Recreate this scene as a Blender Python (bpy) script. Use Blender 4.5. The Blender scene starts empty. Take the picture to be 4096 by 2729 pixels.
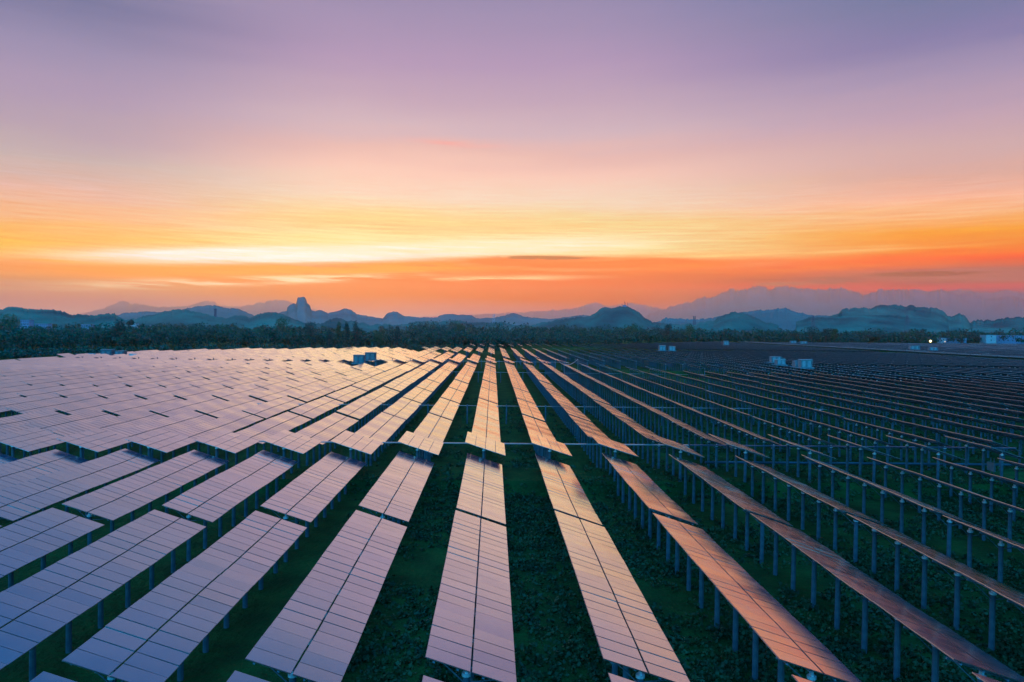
import bpy, bmesh, math, random
import numpy as np
from mathutils import Vector, Matrix, noise
random.seed(7); RNG = np.random.default_rng(7)
R = math.radians
SC = bpy.context.scene
COL = SC.collection

# ------------------------------------------------------------------ camera
CAM_H = 17.0
YAW, PITCH, ROLL, FPX, PW, PH = .027, -.0181, .0133, 2842.4, 4096, 2729
_f = Vector((math.sin(YAW)*math.cos(PITCH), math.cos(YAW)*math.cos(PITCH), math.sin(PITCH)))
_r = Vector((math.cos(YAW), -math.sin(YAW), 0)); _u = _r.cross(_f)
_c, _s = math.cos(ROLL), math.sin(ROLL)
RT = _c*_r + _s*_u; UP = -_s*_r + _c*_u; FW = _f
cam_d = bpy.data.cameras.new('camera'); cam = bpy.data.objects.new('camera', cam_d); COL.objects.link(cam)
cam.matrix_world = Matrix(((RT.x, UP.x, -FW.x, 0), (RT.y, UP.y, -FW.y, 0), (RT.z, UP.z, -FW.z, CAM_H), (0, 0, 0, 1)))
cam_d.sensor_width = 36; cam_d.lens = 36*FPX/PW; cam_d.clip_start = .5; cam_d.clip_end = 120000
SC.camera = cam

# ------------------------------------------------------------------ render / exposure
SC.view_settings.view_transform = 'Standard'; SC.view_settings.look = 'None'
SC.view_settings.exposure = 0; SC.view_settings.gamma = 1
SC.cycles.use_denoising = True
SC.cycles.max_bounces = 5; SC.cycles.diffuse_bounces = 2; SC.cycles.glossy_bounces = 3
SC.cycles.volume_bounces = 1; SC.cycles.transparent_max_bounces = 6
SC.cycles.volume_step_rate = 1
SC.cycles.sample_clamp_indirect = 4

# ------------------------------------------------------------------ world: dusk sky
def lin(c):
    return tuple(((v/255)/12.92 if v/255 <= .04045 else ((v/255+.055)/1.055)**2.4) for v in c) + (1.,)
world = bpy.data.worlds.new('World'); SC.world = world; world.use_nodes = True
nt = world.node_tree; N = nt.nodes; Lk = nt.links; N.clear()
def nd(t, **kw):
    n = N.new(t)
    for k, v in kw.items(): setattr(n, k, v)
    return n
def mth(op, a, b=None, c=None, clamp=False):
    n = N.new('ShaderNodeMath'); n.operation = op; n.use_clamp = clamp
    for i, v in enumerate((a, b, c)):
        if v is None: continue
        if isinstance(v, (int, float)): n.inputs[i].default_value = v
        else: Lk.new(v, n.inputs[i])
    return n.outputs[0]
def mixc(fac, a, b, mode='MIX'):
    n = N.new('ShaderNodeMix'); n.data_type = 'RGBA'; n.blend_type = mode
    for s, v in ((n.inputs[0], fac), (n.inputs[6], a), (n.inputs[7], b)):
        if isinstance(v, (int, float)): s.default_value = v
        elif isinstance(v, tuple): s.default_value = v
        else: Lk.new(v, s)
    return n.outputs[2]
tc = nd('ShaderNodeTexCoord'); sep = nd('ShaderNodeSeparateXYZ'); Lk.new(tc.outputs['Generated'], sep.inputs[0])
DX, DY, DZ = sep.outputs
elev = mth('MULTIPLY', mth('ARCSINE', DZ), 180/math.pi)
azim = mth('MULTIPLY', mth('ARCTAN2', DX, DY), 180/math.pi)      # 0 ahead, + to the right
# long drifting streaks: noise in (azimuth, elevation), stretched sideways and slightly tilted
cmb = nd('ShaderNodeCombineXYZ')
Lk.new(mth('MULTIPLY', azim, .055), cmb.inputs[0])
Lk.new(mth('ADD', mth('MULTIPLY', elev, .62), mth('MULTIPLY', azim, -.018)), cmb.inputs[1])
n1 = nd('ShaderNodeTexNoise'); n1.inputs['Scale'].default_value = 1.; n1.inputs['Detail'].default_value = 6; n1.inputs['Roughness'].default_value = .55
Lk.new(cmb.outputs[0], n1.inputs['Vector'])
cmb2 = nd('ShaderNodeCombineXYZ')
Lk.new(mth('MULTIPLY', azim, .03), cmb2.inputs[0])
Lk.new(mth('ADD', mth('MULTIPLY', elev, .16), mth('MULTIPLY', azim, .006)), cmb2.inputs[1])
n2 = nd('ShaderNodeTexNoise'); n2.inputs['Scale'].default_value = 1.3; n2.inputs['Detail'].default_value = 4
Lk.new(cmb2.outputs[0], n2.inputs['Vector'])
wob = mth('MULTIPLY', mth('SUBTRACT', n1.outputs[0], .5), 2.3)
wob2 = mth('MULTIPLY', mth('SUBTRACT', n2.outputs[0], .5), 1.5)
amt = nd('ShaderNodeMapRange'); amt.inputs[1].default_value = .6; amt.inputs[2].default_value = 3.5; Lk.new(elev, amt.inputs[0])
elw = mth('ADD', elev, mth('MULTIPLY', mth('ADD', wob, wob2), amt.outputs[0]))
SKYMAX = 60.
def ramp(stops):
    n = nd('ShaderNodeValToRGB'); n.color_ramp.interpolation = 'LINEAR'
    e = n.color_ramp.elements
    while len(e) > 1: e.remove(e[0])
    e[0].position = stops[0][0]/SKYMAX; e[0].color = lin(stops[0][1])
    for p, c in stops[1:]:
        k = e.new(p/SKYMAX); k.color = lin(c)
    Lk.new(mth('DIVIDE', elw, SKYMAX), n.inputs[0]); return n.outputs[0]
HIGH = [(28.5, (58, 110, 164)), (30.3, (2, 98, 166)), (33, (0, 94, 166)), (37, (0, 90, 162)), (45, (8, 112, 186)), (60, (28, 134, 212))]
cen = ramp([(0, (169.7, 165.3, 161.8)), (1.2, (168.9, 101.2, 119.1)), (2.4, (188.0, 13.5, 18.9)), (3.6, (212.7, 12.6, 2.0)), (4.7, (213.6, 59.3, 2.0)), (6.0, (213.2, 233.9, 157.4)), (7.0, (215.5, 221.6, 157.1)), (8.3, (222.2, 203.7, 134.7)), (10.2, (224.0, 207.1, 184.8)), (12.1, (233.1, 191.9, 179.5)), (13.7, (215.9, 175.1, 172.5)), (15.4, (192.9, 171.4, 184.9)), (17.5, (179.2, 156.3, 180.8)), (20.2, (165.6, 142.5, 179.8)), (24.8, (142.0, 132.5, 171.3)), (26.5, (118, 128, 166))] + HIGH)
lef = ramp([(0, (197.9, 154.7, 152.2)), (1.5, (148.9, 91.5, 122.8)), (2.7, (183.4, 108.2, 83.0)), (4.0, (231.1, 118.3, 2.0)), (4.9, (227.5, 180.0, 4.7)), (5.8, (230.4, 169.6, 65.4)), (6.9, (226.4, 170.7, 128.3)), (8.6, (211.8, 170.7, 158.7)), (10.8, (172.6, 165.8, 169.7)), (13.2, (160.3, 148.5, 171.4)), (15.7, (154.1, 140.7, 174.8)), (18.2, (136.3, 131.6, 171.0)), (21.2, (95.9, 106.7, 153.1)), (23.5, (146, 138, 170)), (26, (104, 124, 166))] + HIGH)
rig = ramp([(0, (170.3, 148.9, 156.7)), (1.4, (129.9, 96.9, 123.6)), (2.65, (95.0, 52.5, 101.2)), (3.2, (215.3, 18.3, 74.9)), (4.0, (84.2, 2.0, 65.0)), (5.0, (260.9, 51.4, 2.0)), (5.9, (239.3, 126.3, 2.0)), (7.0, (243.7, 155.5, 14.5)), (8.2, (242.3, 180.8, 122.2)), (9.4, (244.1, 182.1, 150.8)), (10.7, (209.7, 165.7, 153.8)), (12.4, (198.7, 167.0, 168.1)), (14.8, (185.2, 157.3, 176.2)), (17.2, (158.3, 142.6, 175.4)), (19.7, (125.2, 119.7, 165.8)), (22, (109.6, 116.8, 157.7))] + HIGH)
wl = nd('ShaderNodeMapRange', interpolation_type='SMOOTHSTEP'); wl.inputs[1].default_value = -10; wl.inputs[2].default_value = -30; Lk.new(azim, wl.inputs[0])
wr = nd('ShaderNodeMapRange', interpolation_type='SMOOTHSTEP'); wr.inputs[1].default_value = 6; wr.inputs[2].default_value = 33; Lk.new(azim, wr.inputs[0])
sky = mixc(wr.outputs[0], mixc(wl.outputs[0], cen, lef), rig)
def bell(x, c, w):            # smooth bump of half width w about c
    d = mth('DIVIDE', mth('SUBTRACT', x, c), w)
    return mth('POWER', 2.718, mth('MULTIPLY', mth('MULTIPLY', d, d), -1.))
def fine(sx, sy, detail=8, off=0., tilt=0.):
    c = nd('ShaderNodeCombineXYZ')
    Lk.new(mth('MULTIPLY', azim, sx), c.inputs[0])
    Lk.new(mth('ADD', mth('MULTIPLY', elev, sy), mth('ADD', mth('MULTIPLY', azim, tilt), off)), c.inputs[1]); c.inputs[2].default_value = off
    n = nd('ShaderNodeTexNoise'); n.inputs['Scale'].default_value = 1; n.inputs['Detail'].default_value = detail; n.inputs['Roughness'].default_value = .6
    Lk.new(c.outputs[0], n.inputs['Vector']); return n.outputs[0]
def smooth(x, lo, hi):
    n = nd('ShaderNodeMapRange', interpolation_type='SMOOTHSTEP'); n.inputs[1].default_value = lo; n.inputs[2].default_value = hi
    Lk.new(x, n.inputs[0]); return n.outputs[0]
def streak(az, azw, el, elw_, tilt, col, gain, nf, lo, hi):
    """a lit or dark band of cloud: elongated patch broken up by fibrous noise"""
    global sky
    e = mth('SUBTRACT', elev, mth('MULTIPLY', mth('SUBTRACT', azim, az), tilt))
    m = mth('MULTIPLY', bell(azim, az, azw), bell(e, el, elw_))
    m = mth('MULTIPLY', mth('MULTIPLY', m, smooth(nf, lo, hi)), gain, clamp=True)
    sky = mixc(m, sky, lin(col))
nA = fine(.09, 1.9, 8, 3.1, -.02); nB = fine(.16, 2.6, 8, 9.7, .01); nC = fine(.9, 3.4, 8, 5.2)
streak(-13.5, 12, 5.55, .50, .058, (255, 251, 236), 3.0, nA, .22, .50)      # the bright gap the sun left
streak(1.5, 9, 6.55, .62, .03, (255, 246, 206), 1.5, nA, .28, .60)
streak(-12, 18, 6.3, .9, .03, (255, 210, 130), .5, nA, .25, .7)
streak(-20, 9, 3.25, .30, .075, (255, 222, 166), 1.6, nB, .34, .58)
streak(-13, 6, 3.7, .22, .07, (255, 232, 182), 1.3, nB, .38, .60)
streak(0, 6, 3.95, .20, .03, (255, 206, 140), 1.2, nB, .36, .60)
streak(-11, 17, 4.5, .38, .05, (255, 128, 24), 1.8, nB, .28, .54)
streak(7, 8.5, 5.28, .36, .0, (255, 60, 0), 3.2, nB, .22, .46)            # the red bar right of centre
streak(22, 14, 4.9, .6, -.01, (255, 104, 24), 1.0, nB, .30, .60)
streak(20, 11, 5.9, .26, .02, (255, 208, 120), 1.1, nA, .36, .62)
streak(40, 12, 3.95, .50, -.015, (146, 84, 88), 1.9, nB, .22, .46)
streak(3.9, 2.7, 5.66, .12, .0, (122, 40, 48), 3.2, nC, .32, .46)          # small dark cloud
streak(25.8, 1.3, 3.75, .17, .0, (120, 60, 76), 3.5, nC, .30, .44)
streak(22.6, 2.0, 3.6, .12, .0, (150, 76, 80), 2.4, nC, .36, .54)
streak(31.5, 2.2, 4.15, .12, .0, (100, 50, 62), 4., nC, .32, .45)
streak(-9, 13, 7.9, .45, .0, (255, 184, 124), .8, nA, .36, .60)
streak(-3, 4, 14.4, .24, -.01, (236, 158, 156), .9, nB, .38, .60)
streak(-38, 3, 9.0, .3, .0, (186, 150, 158), .8, nB, .38, .60)
fib = fine(.22, 6.5, 9, 21., .03)
fa = mth('MULTIPLY', smooth(elev, 1.2, 3.), smooth(elev, 13., 7.))
fs = mth('ADD', 1., mth('MULTIPLY', mth('MULTIPLY', mth('SUBTRACT', fib, .5), fa), 1.0))
fc = nd('ShaderNodeCombineXYZ'); Lk.new(mth('ADD', 1., mth('MULTIPLY', mth('SUBTRACT', fs, 1.), .35)), fc.inputs[0]); Lk.new(fs, fc.inputs[1]); Lk.new(mth('ADD', 1., mth('MULTIPLY', mth('SUBTRACT', fs, 1.), 1.5)), fc.inputs[2])
sky = mixc(1., sky, fc.outputs[0], 'MULTIPLY')
# the sky stands beyond the haze, which dims it towards the horizon: it is that much brighter in itself
HC, HD, HTOP, HCOMP = (.98, .68, .28), 5.4e-5, 1900., (.42, .36, .36)
path = mth('DIVIDE', HTOP, mth('MAXIMUM', DZ, HTOP/33000))
gain = nd('ShaderNodeCombineXYZ')
for i_ in range(3):
    g_ = mth('POWER', 2.718, mth('MULTIPLY', path, HC[i_]*HD))
    Lk.new(mth('ADD', 1., mth('MULTIPLY', mth('SUBTRACT', g_, 1.), HCOMP[i_])), gain.inputs[i_])
sky = mixc(1., sky, gain.outputs[0], 'MULTIPLY')
# away from the sunset the unseen sky turns blue
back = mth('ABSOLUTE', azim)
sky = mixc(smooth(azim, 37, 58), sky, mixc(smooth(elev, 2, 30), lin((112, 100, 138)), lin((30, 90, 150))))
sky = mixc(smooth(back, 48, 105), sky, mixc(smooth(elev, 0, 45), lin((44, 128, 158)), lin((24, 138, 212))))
boost = mth('ADD', 1., mth('MULTIPLY', mth('MAXIMUM', smooth(back, 70, 130), smooth(elev, 48, 75)), 3.6))  # added: unseen rear and overhead sky brightened to light ground, posts and hills
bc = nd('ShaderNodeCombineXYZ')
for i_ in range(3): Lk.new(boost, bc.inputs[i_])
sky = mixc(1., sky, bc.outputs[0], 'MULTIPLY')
sky = mixc(smooth(elev, 0, -2), sky, lin((30, 60, 70)))
nish = nd('ShaderNodeTexSky'); nish.sky_type = 'NISHITA'; nish.sun_disc = False
nish.sun_elevation = R(1.5); nish.sun_rotation = R(-13)
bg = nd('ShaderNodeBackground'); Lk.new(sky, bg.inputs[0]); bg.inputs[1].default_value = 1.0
bg2 = nd('ShaderNodeBackground'); Lk.new(nish.outputs[0], bg2.inputs[0]); bg2.inputs[1].default_value = .01
add = nd('ShaderNodeAddShader'); Lk.new(bg.outputs[0], add.inputs[0]); Lk.new(bg2.outputs[0], add.inputs[1])
wo = nd('ShaderNodeOutputWorld'); Lk.new(add.outputs[0], wo.inputs[0])
# ------------------------------------------------------------------ the sun, all but gone behind the cloud bank
sd = bpy.data.lights.new('sun', 'SUN'); sd.energy = .12; sd.angle = R(60); sd.color = (1, .62, .38)
so = bpy.data.objects.new('sun', sd); COL.objects.link(so)
so.rotation_euler = Vector((math.sin(R(-13)), math.cos(R(-13)), math.tan(R(5)))).to_track_quat('Z', 'Y').to_euler()

# ------------------------------------------------------------------ materials
def mat(name):
    m = bpy.data.materials.new(name); m.use_nodes = True
    return m, m.node_tree, m.node_tree.nodes['Principled BSDF']
def noise_col(m, t, p, a, b, scale, detail=4, lo=.35, hi=.65, coord='Object', bump=0., bscale=None, dist=.1):
    x = t.nodes.new('ShaderNodeTexCoord'); n = t.nodes.new('ShaderNodeTexNoise'); n.inputs['Scale'].default_value = scale; n.inputs['Detail'].default_value = detail
    t.links.new(x.outputs[coord], n.inputs['Vector'])
    r = t.nodes.new('ShaderNodeValToRGB'); r.color_ramp.elements[0].position = lo; r.color_ramp.elements[1].position = hi
    r.color_ramp.elements[0].color = (*a, 1); r.color_ramp.elements[1].color = (*b, 1)
    t.links.new(n.outputs[0], r.inputs[0]); t.links.new(r.outputs[0], p.inputs['Base Color'])
    if bump:
        n2 = t.nodes.new('ShaderNodeTexNoise'); n2.inputs['Scale'].default_value = bscale or scale*4; n2.inputs['Detail'].default_value = 6
        t.links.new(x.outputs[coord], n2.inputs['Vector'])
        b_ = t.nodes.new('ShaderNodeBump'); b_.inputs['Strength'].default_value = bump; b_.inputs['Distance'].default_value = dist
        t.links.new(n2.outputs[0], b_.inputs['Height']); t.links.new(b_.outputs[0], p.inputs['Normal'])
def simple(name, a, b, scale, rough=.8, metal=0., spec=.5, **kw):
    m, t, p = mat(name); p.inputs['Roughness'].default_value = rough; p.inputs['Metallic'].default_value = metal
    p.inputs['Specular IOR Level'].default_value = spec
    noise_col(m, t, p, a, b, scale, **kw); return m
def glass_mat():
    """blue-black cells under glass: a strong soft reflection that grows towards grazing, dust and a slight warp"""
    m, t, p = mat('solar_glass'); nn = t.nodes; ll = t.links; nn.remove(p); out = nn['Material Output']
    geo = nn.new('ShaderNodeNewGeometry')
    def ns(scale, detail):
        n = nn.new('ShaderNodeTexNoise'); n.inputs['Scale'].default_value = scale; n.inputs['Detail'].default_value = detail
        ll.new(geo.outputs['Position'], n.inputs['Vector']); return n.outputs[0]
    def mr(x, a, b, c, d):
        n = nn.new('ShaderNodeMapRange'); n.inputs[1].default_value = a; n.inputs[2].default_value = b; n.inputs[3].default_value = c; n.inputs[4].default_value = d
        ll.new(x, n.inputs[0]); return n.outputs[0]
    oi = nn.new('ShaderNodeObjectInfo')
    b = nn.new('ShaderNodeBump'); b.inputs['Strength'].default_value = .05; b.inputs['Distance'].default_value = .05; ll.new(ns(.6, 1), b.inputs['Height'])
    dif = nn.new('ShaderNodeBsdfDiffuse'); r = nn.new('ShaderNodeValToRGB'); r.color_ramp.elements[0].position = .35; r.color_ramp.elements[1].position = .68
    r.color_ramp.elements[0].color = (.012, .045, .095, 1); r.color_ramp.elements[1].color = (.022, .062, .12, 1); ll.new(ns(.35, 3), r.inputs[0]); ll.new(r.outputs[0], dif.inputs[0])
    gl = nn.new('ShaderNodeBsdfGlossy'); ll.new(b.outputs[0], gl.inputs['Normal']); ll.new(mr(ns(1.1, 7), .3, .7, .13, .20), gl.inputs['Roughness'])
    g = nn.new('ShaderNodeValToRGB'); g.color_ramp.elements[0].position = 0; g.color_ramp.elements[1].position = 1
    g.color_ramp.elements[0].color = (.92, .90, .79, 1); g.color_ramp.elements[1].color = (.98, .96, .85, 1); ll.new(oi.outputs['Random'], g.inputs[0]); ll.new(g.outputs[0], gl.inputs['Color'])
    fr = nn.new('ShaderNodeFresnel'); fr.inputs[0].default_value = 1.6
    mx = nn.new('ShaderNodeMixShader'); ll.new(mr(fr.outputs[0], 0, 1, .42, 1.42), mx.inputs[0]); ll.new(dif.outputs[0], mx.inputs[1]); ll.new(gl.outputs[0], mx.inputs[2])
    ll.new(mx.outputs[0], out.inputs['Surface']); return m
M_GLASS = glass_mat()
M_ALU = simple('aluminium_frame', (.40, .42, .45), (.50, .52, .54), 3, rough=.32, metal=1.)
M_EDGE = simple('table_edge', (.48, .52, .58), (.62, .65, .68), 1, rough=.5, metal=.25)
M_BACK = simple('panel_backsheet', (.08, .14, .23), (.12, .19, .28), 2, rough=.95, spec=.08)
M_STEEL = simple('galvanised_steel', (.10, .13, .17), (.17, .20, .24), 4, rough=.7, metal=.2, spec=.2)
M_POST = simple('concrete_post', (.05, .08, .115), (.10, .13, .16), 2.2, rough=.75, bump=.3, bscale=14, dist=.02)
M_CAP = simple('post_cap_steel', (.55, .62, .68), (.75, .78, .80), 5, rough=.4, metal=.3)
M_TRAY = simple('cable_tray_metal', (.26, .28, .30), (.36, .37, .38), 2, rough=.35, metal=.4)
M_PIPE = simple('blue_grey_pipe', (.02, .045, .07), (.03, .06, .09), 1.5, rough=.5)
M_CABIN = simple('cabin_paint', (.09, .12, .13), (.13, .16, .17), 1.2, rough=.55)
M_CABIN_SHADE = simple('cabin_paint_shaded', (.035, .07, .09), (.06, .10, .12), 1.2, rough=.55)  # same cabin paint, darkened to carry the shade on the left cabins
M_CABROOF = simple('cabin_roof', (.17, .20, .22), (.24, .26, .27), 1.2, rough=.5)
M_DARK = simple('dark_opening', (.02, .04, .06), (.04, .06, .09), 2, rough=.5)
M_CONC = simple('concrete', (.10, .13, .15), (.17, .20, .22), 1.0, rough=.9)
M_WALL = simple('white_wall', (.34, .34, .36), (.44, .44, .44), .4, rough=.8)
M_WALLB = simple('blue_grey_wall', (.10, .20, .30), (.14, .26, .36), .4, rough=.8)
M_ROOF = simple('roof_sheet', (.10, .16, .20), (.18, .24, .28), .5, rough=.6)
M_TOWER = simple('tower_steel', (.05, .07, .10), (.09, .11, .14), 1, rough=.6, metal=.4)
M_TOWERW = simple('painted_tower_steel', (.40, .42, .45), (.55, .56, .58), 1, rough=.6)
M_BARK = simple('bark', (.03, .025, .02), (.06, .05, .04), 2, rough=.9)
M_LEAF = simple('foliage', (.008, .085, .050), (.022, .11, .055), .16, rough=1., spec=0., detail=5, lo=.40, hi=.66)
M_LEAF2 = simple('foliage_dark', (.002, .066, .064), (.008, .095, .080), .16, rough=1., spec=0., detail=5)
M_WEED = simple('weeds', (.006, .034, .010), (.034, .068, .015), .5, rough=.75, detail=5, lo=.38, hi=.66)
M_GROUND = simple('meadow', (.008, .040, .010), (.026, .075, .016), .35, rough=.95, spec=.1, detail=9, lo=.36, hi=.68, bump=.9, bscale=2.2, dist=.5)
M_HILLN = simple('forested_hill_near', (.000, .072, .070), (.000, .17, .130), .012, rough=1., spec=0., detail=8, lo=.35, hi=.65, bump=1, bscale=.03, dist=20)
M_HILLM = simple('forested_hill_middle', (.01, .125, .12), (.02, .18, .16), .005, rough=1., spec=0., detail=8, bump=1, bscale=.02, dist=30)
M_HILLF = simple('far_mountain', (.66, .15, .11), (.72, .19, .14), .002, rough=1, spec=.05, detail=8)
def emis(name, col, s):
    m, t, p = mat(name); p.inputs['Base Color'].default_value = (*col, 1); p.inputs['Emission Color'].default_value = (*col, 1); p.inputs['Emission Strength'].default_value = s
    return m
M_LAMP = emis('lamp_glow', (1, .74, .24), 7)
M_LAMP2 = emis('small_lamp_glow', (1, .45, .18), 1.5)

# ------------------------------------------------------------------ mesh helpers
class MB:
    def __init__(s): s.v = []; s.f = []; s.m = []
    def face(s, pts, mi=0):
        n = len(s.v); s.v += [tuple(p) for p in pts]; s.f.append(tuple(range(n, n+len(pts)))); s.m.append(mi)
    def hexa(s, p, mi=0, top=None):
        """p: eight corners, bottom four counter-clockwise then top four"""
        n = len(s.v); s.v += [tuple(q) for q in p]
        for k, q in enumerate(((3, 2, 1, 0), (4, 5, 6, 7), (0, 1, 5, 4), (1, 2, 6, 5), (2, 3, 7, 6), (3, 0, 4, 7))):
            s.f.append(tuple(n+i for i in q)); s.m.append(top if (k == 1 and top is not None) else mi)
    def box(s, x0, x1, y0, y1, z0, z1, mi=0):
        s.hexa([(x0, y0, z0), (x1, y0, z0), (x1, y1, z0), (x0, y1, z0), (x0, y0, z1), (x1, y0, z1), (x1, y1, z1), (x0, y1, z1)], mi)
    def tube(s, a, b, ra, rb=None, n=8, mi=0, cap=True):
        a = Vector(a); b = Vector(b); rb = ra if rb is None else rb; d = (b-a).normalized()
        e = d.orthogonal().normalized(); g = d.cross(e); k = len(s.v)
        for c, r in ((a, ra), (b, rb)):
            for i in range(n):
                t = 2*math.pi*i/n; s.v.append(tuple(c+e*(r*math.cos(t))+g*(r*math.sin(t))))
        for i in range(n):
            j = (i+1) % n; s.f.append((k+i, k+j, k+n+j, k+n+i)); s.m.append(mi)
        if cap:
            s.f.append(tuple(k+n+i for i in range(n))); s.m.append(mi)
            s.f.append(tuple(k+n-1-i for i in range(n))); s.m.append(mi)
    def mesh(s, name, mats):
        me = bpy.data.meshes.new(name); me.from_pydata(s.v, [], s.f)
        for m in mats: me.materials.append(m)
        me.polygons.foreach_set('material_index', s.m); me.update(); return me
    def build(s, name, mats, parent=None, loc=None):
        return link(name, s.mesh(name, mats), parent, loc)
def link(name, me, parent=None, loc=None):
    o = bpy.data.objects.new(name, me); COL.objects.link(o)
    if parent: o.parent = parent
    if loc is not None: o.location = loc
    return o
def tag(o, label=None, cat=None, group=None, kind=None):
    for k, v in (('label', label), ('category', cat), ('group', group), ('kind', kind)):
        if v: o[k] = v
    return o
def empty(name, loc, rz=0):
    o = bpy.data.objects.new(name, None); COL.objects.link(o); o.location = loc; o.rotation_euler = (0, 0, rz); o.empty_display_size = .5; return o
def np_mesh(name, verts, quads, mats, mi=None):
    me = bpy.data.meshes.new(name); nv = len(verts); nf = len(quads)
    me.vertices.add(nv); me.vertices.foreach_set('co', np.asarray(verts, 'f').ravel())
    me.loops.add(nf*4); me.loops.foreach_set('vertex_index', np.asarray(quads, 'i').ravel())
    me.polygons.add(nf); me.polygons.foreach_set('loop_start', np.arange(0, nf*4, 4, dtype='i'))
    for m in mats: me.materials.append(m)
    if mi is not None: me.polygons.foreach_set('material_index', np.asarray(mi, 'i'))
    me.update(calc_edges=True); me.validate(); return me

# photo pixel helpers (used only to work out real places)
def ray(x, y): return RT*((x-PW/2)/FPX) - UP*((y-PH/2)/FPX) + FW
def at_y(x, y, Y):
    d = ray(x, y); p = d*(Y/d.y); return Vector((p.x, p.y, p.z+CAM_H))
def at_z(x, y, z):
    d = ray(x, y); p = d*((z-CAM_H)/d.z); return Vector((p.x, p.y, z))
def pix(p):
    q = Vector((p[0], p[1], p[2]-CAM_H)); w = q.dot(FW)
    if w < .5: return None
    return PW/2+FPX*q.dot(RT)/w, PH/2-FPX*q.dot(UP)/w

# ------------------------------------------------------------------ ground
def gz(x, y):
    """the two causeways that cross the field are a metre higher"""
    def bank(y, a, b):
        return max(0., min(1., (y-a)/2.2, (b-y)/2.2))
    return 1.0*bank(y, 72., 83.5) + 1.0*bank(y, 266., 280.5)
ys = [-60, 0, 20, 40, 60, 70, 72, 74.2, 78, 81.3, 83.5, 90, 110, 150, 200, 250, 264, 266, 268.2, 274, 278.3, 280.5, 300, 400, 600, 1000, 2000, 5000, 10000, 33000]
xs = [-33000, -8000, -3000, -1000, -400, -200, -100, -50, 0, 50, 100, 200, 400, 1000, 3000, 8000, 33000]
gm = MB(); gm.v = [(x, y, gz(x, y)) for y in ys for x in xs]; W_ = len(xs)
for j in range(len(ys)-1):
    for i in range(W_-1):
        a = j*W_+i; gm.f.append((a, a+1, a+W_+1, a+W_)); gm.m.append(0)
tag(gm.build('ground', [M_GROUND]), kind='structure')

# ------------------------------------------------------------------ solar tables
X0, P = -2.45, 6.93
LEN, DXT, HI, LO = 22.2, 3.57, 4.16, 2.98
PITCHY = 23.25
def frame_pt(u, y, w, dx=DXT, hi=HI, lo=LO):
    """u along the slope 0 (high, left) .. 1 (low, right); w out of the panel plane"""
    L = math.hypot(dx, hi-lo); nx, nz = (hi-lo)/L, dx/L
    return (u*dx + nx*w, y, hi + (lo-hi)*u + nz*w)
def slab(mb, u0, u1, y0, y1, w0, w1, mi=0, top=None, **k):
    q = [frame_pt(u, y, w, **k) for w in (w0, w1) for u, y in ((u0, y0), (u1, y0), (u1, y1), (u0, y1))]
    mb.hexa(q, mi, top)
TILT = math.atan2(HI-LO, DXT); CH = math.hypot(HI-LO, DXT)
def module_mesh(w, l, name='solar_module'):
    """one module lying flat: w along the slope, l along the row, glass inset in an aluminium frame"""
    mb = MB(); t = .04; r = .016
    mb.box(-w/2, w/2, -l/2, l/2, -t, 0, 1)
    mb.v = [v for v in mb.v]
    # backsheet under, glass set a little proud of the frame's lip
    mb.face([(-w/2+r, -l/2+r, .004), (w/2-r, -l/2+r, .004), (w/2-r, l/2-r, .004), (-w/2+r, l/2-r, .004)], 0)
    mb.face([(-w/2+r, l/2-r, -t-.003), (w/2-r, l/2-r, -t-.003), (w/2-r, -l/2+r, -t-.003), (-w/2+r, -l/2+r, -t-.003)], 2)
    return mb.mesh(name, [M_GLASS, M_ALU, M_BACK])
NM = 22; ML = (LEN-.0)/NM - .026; MWID = (CH-.09)/2
MOD = module_mesh(MWID, ML)
POST_Y = [.70+i*(LEN-1.4)/7 for i in range(8)]; POST_X = 1.6; POST_TOP = 3.2
def post_mesh():
    mb = MB(); mb.tube((0, 0, -.3), (0, 0, POST_TOP), .15, .14, 10); return mb.mesh('post', [M_POST])
def cap_mesh():
    mb = MB(); mb.tube((0, 0, POST_TOP-.05), (0, 0, POST_TOP+.07), .185, .185, 10)
    mb.box(-.05, .05, -.09, .09, POST_TOP+.07, POST_TOP+.25)
    return mb.mesh('post_cap', [M_CAP])
POST, CAP = post_mesh(), cap_mesh()
def support_mesh():
    """purlins along the table, a rafter and two braces over every post"""
    mb = MB()
    for u in (.10, .36, .64, .90): slab(mb, u-.012, u+.012, .05, LEN-.05, -.12, -.052)
    for y in POST_Y:
        slab(mb, .06, .94, y-.04, y+.04, -.22, -.125)
        z = POST_TOP-.35
        for u in (.14, .86):
            a = frame_pt(u, y, -.18); mb.tube((POST_X+(.12 if u > .5 else -.12), y, z), a, .03, n=4)
    return mb.mesh('support_frame', [M_STEEL])
SUP = support_mesh()
def sag(y, ph):
    return .032*math.sin(y/LEN*math.pi*2*(1+.5*math.sin(ph*3))+ph)+.014*math.sin(y*1.1+ph*2)
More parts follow.
